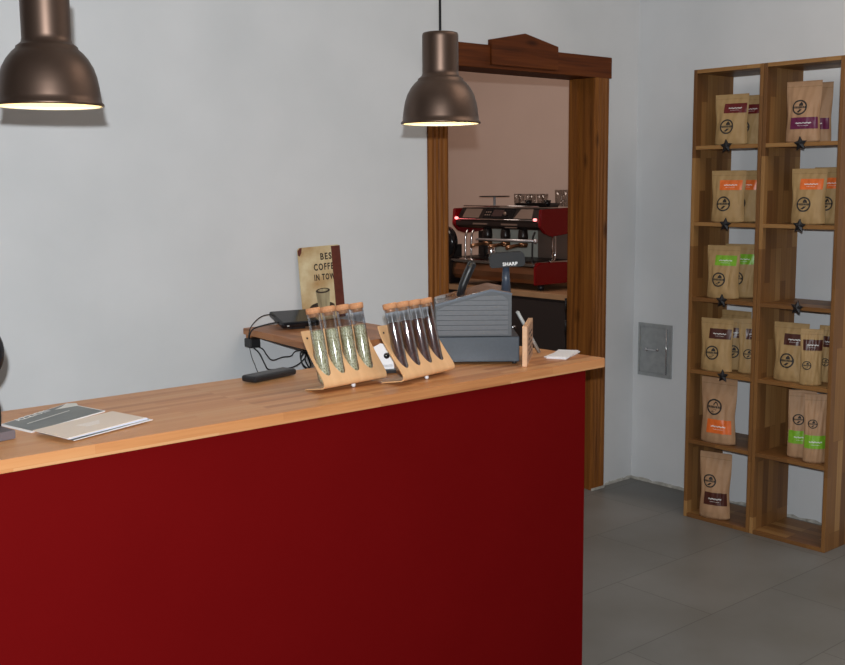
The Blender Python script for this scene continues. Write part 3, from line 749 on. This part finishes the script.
bag('rosy kraft coffee bag with purple label, front one on the right unit\'s top shelf', 4.475, 2.612, S1, .160, .265, 6, 'low', 'purple', G, paper='kraft_rose', lu=(.2, .97), seed=13, narrow=.07)
bag('rosy kraft coffee bag with purple label, rear one on the right unit\'s top shelf', 4.565, 2.606, S1, .152, .262, 6, 'low', 'purple', G, paper='kraft_rose', lu=(.15, .97), seed=14)
bag('kraft coffee bag with orange label, front one on the right unit\'s second shelf', 4.475, 2.572, S2, .160, .245, 6, 'top', 'orange', G, seed=15)
bag('kraft coffee bag with orange label, rear right on the right unit\'s second shelf', 4.570, 2.520, S2, .155, .250, 6, 'top', 'orange', G, seed=16)
bag('kraft coffee bag with brown label, leftmost on the right unit\'s fourth shelf', 4.482, 2.634, S4, .165, .268, 6, 'top', 'brown', G, lu=(.33, .93), logo_u=.46, seed=17, narrow=.11)
bag('kraft coffee bag with brown label, middle front one on the right unit\'s fourth shelf', 4.455, 2.518, S4, .096, .252, 30, 'top', 'brown', G, lu=(.12, .98), logo_u=.3, Tb=.026, seed=18)
bag('kraft coffee bag with brown label, rightmost on the right unit\'s fourth shelf', 4.575, 2.500, S4, .090, .258, 10, 'top', 'brown', G, lu=(.12, .98), logo_u=.4, Tb=.022, seed=19)
bag('slim kraft coffee bag with lime label low down, left of two on the fifth shelf', 4.505, 2.580, S5, .122, .312, 35, 'low', 'green', G, paper='kraft_rose', lu=(.02, .98), logo_u=.36, Tb=.030, seed=20, narrow=.03)
bag('slim kraft coffee bag with lime label low down, right of two on the fifth shelf', 4.465, 2.490, S5, .100, .312, 35, 'low', 'green', G, paper='kraft_rose', lu=(.02, .98), logo_u=.36, Tb=.030, seed=21, narrow=.03)

# ------------------------------------------------------------------ steel hatch in the right wall
h = thing('wall_hatch', 'small square stainless steel hatch with handle set in the right wall', 'hatch', (XB, 3.625, .742))
b = MB(); W2, H2 = .112, .145
b.bx((-.008, -W2, -H2), (-.0005, -W2+.022, H2), .001); b.bx((-.008, W2-.012, -H2), (-.0005, W2, H2), .001)
b.bx((-.008, -W2+.022, H2-.02), (-.0005, W2-.012, H2), .001); b.bx((-.008, -W2+.022, -H2), (-.0005, W2-.012, -H2+.02), .001)
b.build('frame', M['steel'], h)
b = MB(); b.bx((-.005, -W2+.023, -H2+.021), (-.0006, W2-.013, H2-.021), .0015); dr = b.build('door', M['steel'], h)
b = MB(); b.tube([(-.014, -W2+.030, -H2+.02), (-.014, -W2+.030, H2-.02)], .005); b.build('hinge_rod', M['chrome'], h)
b = MB(); b.lathe([(0, 0), (.011, 0), (.011, .012), (0, .012)], seg=20, mt=Matrix.Translation((-.005, .055, 0)) @ Matrix.Rotation(-PI/2, 4, 'Y'))
b.box((-.014, .02, .002), (.008, .075, .009), None, .002); b.lathe([(0, 0), (.009, 0), (.009, .01), (0, .01)], seg=20, mt=Matrix.Translation((-.005, -.02, .004)) @ Matrix.Rotation(-PI/2, 4, 'Y'))
b.build('handle', M['chrome'], dr)

# ------------------------------------------------------------------ back room: counter and espresso machine
bc = thing('back_counter', 'black cabinet run behind the doorway carrying the coffee machine', 'cabinet', (5.68, 4.30, 0))
b = MB(); b.bx((0, 0, .0), (.72, 3.0, .839)); b.build('body', M['back_dark'], bc)
for i in range(4):
    b = MB(); b.bx((-.016, .01+i*.75, .08), (-.0005, .745+i*.75, .82), .002); b.build('door', M['back_dark'], bc)
b = MB(); b.bx((5.65, 4.29, .840), (6.415, 7.32, .880), .003); tag(b.build('back_worktop', M['back_top']), 'pale wooden worktop seen through the doorway under the coffee machine', 'worktop')

em = thing('espresso_machine', 'large red and steel espresso machine seen through the doorway', 'coffee machine', (5.72, 5.33, .8805))
# local: x back (0..0.5), y along (0 right .. 0.92 left)
L = .92
for x in (.05, .44):
    for y in (.06, .86):
        b = MB(); b.lathe([(0, 0), (.022, 0), (.026, .02), (.018, .045), (0, .045)], (x, y, 0), 18); b.build('foot', M['black'], em)
b = MB(); b.prism([(-.07, .046), (.47, .046), (.47, .19), (-.02, .205), (-.07, .175)], 'xz', 0, .022, .004); b.build('side_base_panel', M['mach_red'], em)
b = MB(); b.prism([(-.07, .046), (.47, .046), (.47, .19), (-.02, .205), (-.07, .175)], 'xz', L-.022, L, .004); b.build('side_base_panel', M['mach_dark'], em)
b = MB(); b.prism([(-.02, .050), (.46, .050), (.46, .185), (.0, .185), (-.035, .165), (-.05, .12), (-.045, .08)], 'xz', .023, L-.023); b.build('body', M['mach_brown'], em)
b = MB(); b.prism([(-.055, .176), (-.03, .186), (.40, .190), (.40, .206), (-.04, .206), (-.065, .196)], 'xz', .023, L-.023, .002); b.build('drip_tray', M['chrome'], em)
b = MB(); b.bx((-.03, .03, .2065), (.30, .38, .2105))
for i in range(16): b.bx((-.02+.02*i, .04, .211), (-.01+.02*i, .88, .214))
b.build('drip_grate', M['mach_dark'], em)
b = MB(); b.bx((.33, .36, .2065), (.36, .88, .42)); b.build('backsplash', M['mach_splash'], em)
b = MB(); b.bx((.33, .03, .2065), (.36, .355, .42)); b.build('backsplash', M['mach_grey'], em)
# head
b = MB(); b.prism([(.02, .435), (.46, .435), (.48, .58), (.06, .585), (.005, .51), (-.01, .49), (-.01, .455)], 'xz', .023, L-.023, .003); b.build('head_housing', M['mach_dark'], em)
def onhead(y0, y1, z0, z1, m, name, off=.004, taper=0.):
    def X(z): return .005+.055*(z-.51)/.075 - off if z >= .51 else -.01-off
    bb = MB(); v = [(X(z0), y0-taper, z0), (X(z0), y1+taper, z0), (X(z1), y1, z1), (X(z1), y0, z1)]
    w = [(x+.003, y, z) for x, y, z in v]
    vs = [bb.bm.verts.new(p) for p in v+w]
    for f in ((0, 1, 2, 3), (7, 6, 5, 4), (0, 4, 5, 1), (1, 5, 6, 2), (2, 6, 7, 3), (3, 7, 4, 0)): bb.bm.faces.new([vs[i] for i in f])
    return bb.build(name, m, em, recalc=True)
onhead(.66, .84, .512, .578, M['mach_grey'], 'front_plate'); onhead(.14, .26, .512, .583, M['mach_grey'], 'front_plate', taper=.03)
onhead(.31, .62, .512, .582, M['blackgloss'], 'control_panel')
onhead(.42, .53, .525, .572, M['screen'], 'display', .008)
for i in range(3):
    for j in range(2): onhead(.55+.022*i, .562+.022*i, .53+.02*j, .54+.02*j, M['mach_grey'], 'button', .008)
b = MB(); b.lathe([(0, 0), (.016, 0), (.014, .008), (0, .008)], seg=18, mt=Matrix.Translation((.012, .385, .545)) @ Matrix.Rotation(-PI/2, 4, 'Y')); b.build('dial', M['mach_grey'], em)
b = MB(); b.tube([(-.016, .06, .502), (-.016, .86, .502)], .005, 10); b.build('trim_rail', M['chrome'], em)
b = MB(); b.bx((-.018, .24, .462), (-.0105, .40, .474)); b.bx((-.018, .55, .462), (-.0105, .70, .474)); b.bx((-.018, .24, .444), (-.0105, .36, .450)); b.build('trim_strip', M['mach_grey'], em)
# red end cheeks with lit lamps
b = MB(); b.prism([(-.02, .58), (.30, .59), (.47, .59), (.47, .455), (.26, .40), (.10, .385), (.02, .41), (-.03, .46)], 'xz', -.004, .022, .006); b.build('side_top_panel', M['mach_red'], em)
b = MB(); b.prism([(-.02, .58), (.47, .59), (.47, .455), (.26, .40), (.10, .385), (.02, .41), (-.03, .46)], 'xz', L-.022, L+.004, .006); b.build('side_top_panel', M['mach_red'], em)
for y in (.052, L-.045):
    b = MB(); b.lathe([(0, -.012), (.012, -.008), (.015, 0), (.012, .008), (0, .012)], (-.024, y, .507), 16); b.build('status_lamp', M['led'], em)
# group heads, portafilters
for i, y in enumerate((.61, .42, .24)):
    b = MB(); b.lathe([(0, 0), (.036, 0), (.038, .02), (.034, .06), (.026, .075), (0, .075)], (.05, y, .362), 24); g = b.build('group_head', M['mach_dark'], em)
    b = MB(); b.lathe([(0, -.03), (.03, -.03), (.036, -.012), (.036, .0), (0, 0)], (.05, y, .334), 24); b.tube([(.03, y, .322), (-.03, y, .318), (-.11, y+.01, .306)], [.010, .012, .015], 12); b.build('portafilter', M['mach_brown'], em)
b = MB(); b.tube([(-.02, .66, .352), (-.025, .05, .358)], .0085, 12); b.lathe([(0, -.017), (.014, -.01), (.017, 0), (.014, .01), (0, .017)], (-.025, .045, .358), 16); b.build('handrail', M['chrome_bright'], em)
for y in (.075, .71, .775):
    b = MB(); b.tube(catmull([(.0, y, .42), (-.02, y, .38), (-.025, y, .30), (-.03, y-.004, .23), (-.045, y-.01, .17)], 5), .007, 10); b.build('steam_wand', M['chrome' if y > .1 else 'blackmetal'], em)
b = MB(); b.bx((.06, .66, .215), (.14, .72, .41)); b.build('hot_water_column', M['mach_dark'], em)
b = MB(); b.tube(catmull([(.14, .01, .395), (.145, .01, .33), (.145, .01, .25), (.13, .01, .215), (.09, .01, .20)], 5), .008, 12); b.tube([(.115, .01, .40), (.115, .01, .22)], .006, 12); b.build('side_post', M['chrome'], em)
b = MB()
b.tube([(.04, .08, .60), (.04, .86, .60)], .004, 8); b.build('cup_rail', M['chrome'], em)

# knock drum at the left of the machine
kd = thing('coffee_grinder', 'round black grinder beside the left end of the coffee machine', 'grinder', (5.60, 6.28, .8805))
b = MB(); b.bx((-.03, -.02, 0), (.17, .18, .10), .01); b.build('base', M['mach_dark'], kd)
kd.location = (5.70, 6.28, .8805)
b = MB(); b.lathe([(0, 0), (.09, 0), (.12, .02), (.125, .05), (.11, .08), (0, .085)], seg=32, mt=Matrix.Translation((-.105, -.10, .33)) @ Matrix.Rotation(-PI/2, 4, 'Y')); b.build('drum', M['blackgloss'], kd)
b = MB(); b.bx((.0, .0, .095), (.12, .12, .30)); b.build('column', M['mach_dark'], kd)
b = MB(); b.tube(catmull([(-.115, -.04, .26), (-.118, -.08, .30), (-.118, -.13, .33), (-.115, -.16, .38)], 5), .008, 10); b.build('lever', M['chrome'], kd)
# jug and cup tray, glasses on top of the machine
jg = thing('milk_jug', 'steel milk jug standing on the drip tray of the coffee machine', 'jug', (5.80, 5.93, 1.0960))
b = MB(); b.lathe([(0, 0), (.036, 0), (.040, .02), (.036, .06), (.032, .085), (.034, .10), (.032, .10), (.030, .085), (0, .01)], seg=28); b.build('body', M['chrome'], jg)
b = MB(); b.tube(catmull([(-.036, -.01, .08), (-.065, -.02, .07), (-.065, -.02, .03), (-.038, -.01, .02)], 5), .004, 8); b.build('handle', M['blackmetal'], jg)
topz = .8805+.5905
def tumbler(x, y, r, hgt, label, group, m='glass'):
    b = MB(); b.lathe([(0, 0), (r*.8, 0), (r, hgt), (r-.0015, hgt), (r*.8-.0015, .006), (0, .006)], (0, 0, 0), 24)
    o = b.build('drinking_glass', M[m], None, (x, y, topz+.0005)); tag(o, label, 'glass', group); return o
gx = [(6.12, 5.375, 'tall glass on the coffee machine, right end by the door frame'), (6.12, 5.455, 'tall glass on the coffee machine, second from the right'), (6.12, 5.535, 'tall glass on the coffee machine, third from the right')]
for x, y, l in gx: tumbler(x, y, .036, .125, l, 'tall glasses on the coffee machine')
sm = [.62, .69, .77, .85, .93, 1.00]
names = ['first', 'second', 'third', 'fourth', 'fifth', 'sixth']
for i, k in enumerate([5.62, 5.68, 5.74, 5.80, 5.86, 5.92]):
    tumbler(6.05+.02*(i % 2), k, .029, .095, 'small glass on the coffee machine, %s from the right of the low row' % names[i], 'small glasses on the coffee machine')
ty = thing('cup_tray', 'dark tray of cups on top of the coffee machine right of centre', 'tray', (5.95, 5.60, topz))
b = MB(); b.prism([(-.06, 0), (.06, 0), (.08, .03), (.07, .03), (.055, .006), (-.055, .006), (-.07, .03), (-.08, .03)], 'xz', -.15, .15); b.build('tray', M['mach_dark'], ty)
for y in (-.10, .09):
    b = MB(); b.lathe([(0, 0), (.02, 0), (.028, .045), (.026, .045), (.018, .004), (0, .004)], (0, y, .0065), 20); b.tube(catmull([(-.02, y-.01, .045), (-.035, y-.02, .04), (-.03, y-.02, .02), (-.018, y-.01, .018)], 5), .004, 8); b.build('cup', M['blackgloss'], ty)
ps = thing('plate_stand', 'thin round dark plate on a white post, left end of the coffee machine top', 'stand', (6.00, 6.10, topz))
b = MB(); b.lathe([(0, 0), (.05, 0), (.05, .006), (.010, .008), (.009, .072), (0, .072)], seg=24); b.build('post', M['white_plastic'], ps)
b = MB(); b.lathe([(0, .0725), (.115, .0725), (.12, .077), (.115, .081), (0, .081)], seg=36); b.build('plate', M['mach_dark'], ps)

# ------------------------------------------------------------------ camera
f_px = 1093.226
Rm = Matrix(((0.7570503884922571, -0.6533024538349862, -0.008403159935901218), (-0.0944585288791915, -0.0967145436780844, -0.9908198036793162), (0.6464923012733419, 0.7508942674267302, -0.13492777156676386)))
cam = bpy.data.cameras.new('camera'); co = bpy.data.objects.new('camera', cam); COL.objects.link(co)
cam.sensor_fit = 'HORIZONTAL'; cam.sensor_width = 36; cam.lens = f_px*36/845; cam.clip_start = .05; cam.clip_end = 60
mw = Matrix((Rm[0], -Rm[1], -Rm[2])).transposed().to_4x4(); mw.translation = Vector((0, 0, 1.65))
co.matrix_world = mw; S.camera = co

# ------------------------------------------------------------------ light
def light(name, typ, loc, energy, color, size=.1, rot=(0, 0, 0), size_y=None):
    d = bpy.data.lights.new(name, typ); d.energy = energy; d.color = color
    if typ == 'AREA':
        d.size = size
        if size_y: d.shape = 'RECTANGLE'; d.size_y = size_y
    else: d.shadow_soft_size = size
    o = bpy.data.objects.new(name, d); COL.objects.link(o); o.location = loc; o.rotation_euler = rot; return o
# the camera's own pop-up flash just above the lens
fo = light('camera_flash', 'SPOT', Vector((0, 0, 1.65))+Vector((-Rm[1][0], -Rm[1][1], -Rm[1][2]))*.095-Vector(Rm[2])*.08, 430, (.93, .975, 1.0), .015)
fo.rotation_euler = mw.to_euler(); fo.data.spot_size = math.radians(105); fo.data.spot_blend = .5
light('ambient_fill', 'AREA', (3.6, .8, CEIL-.02), 38, (1, .86, .74), 2.0)  # added soft fill for the room's warm ambience, no known fixture
light('back_room_fill', 'AREA', (4.0, 6.0, CEIL-.02), 38, (1, .80, .68), 1.6)  # added warm fill that brightens the back room, its source is unseen
w = bpy.data.worlds.new('world'); S.world = w; w.use_nodes = True
w.node_tree.nodes['Background'].inputs[0].default_value = (.5, .5, .5, 1); w.node_tree.nodes['Background'].inputs[1].default_value = .02

S.view_settings.view_transform = 'Standard'; S.view_settings.look = 'None'
S.view_settings.exposure = 0; S.view_settings.gamma = 1; S.view_settings.use_curve_mapping = False
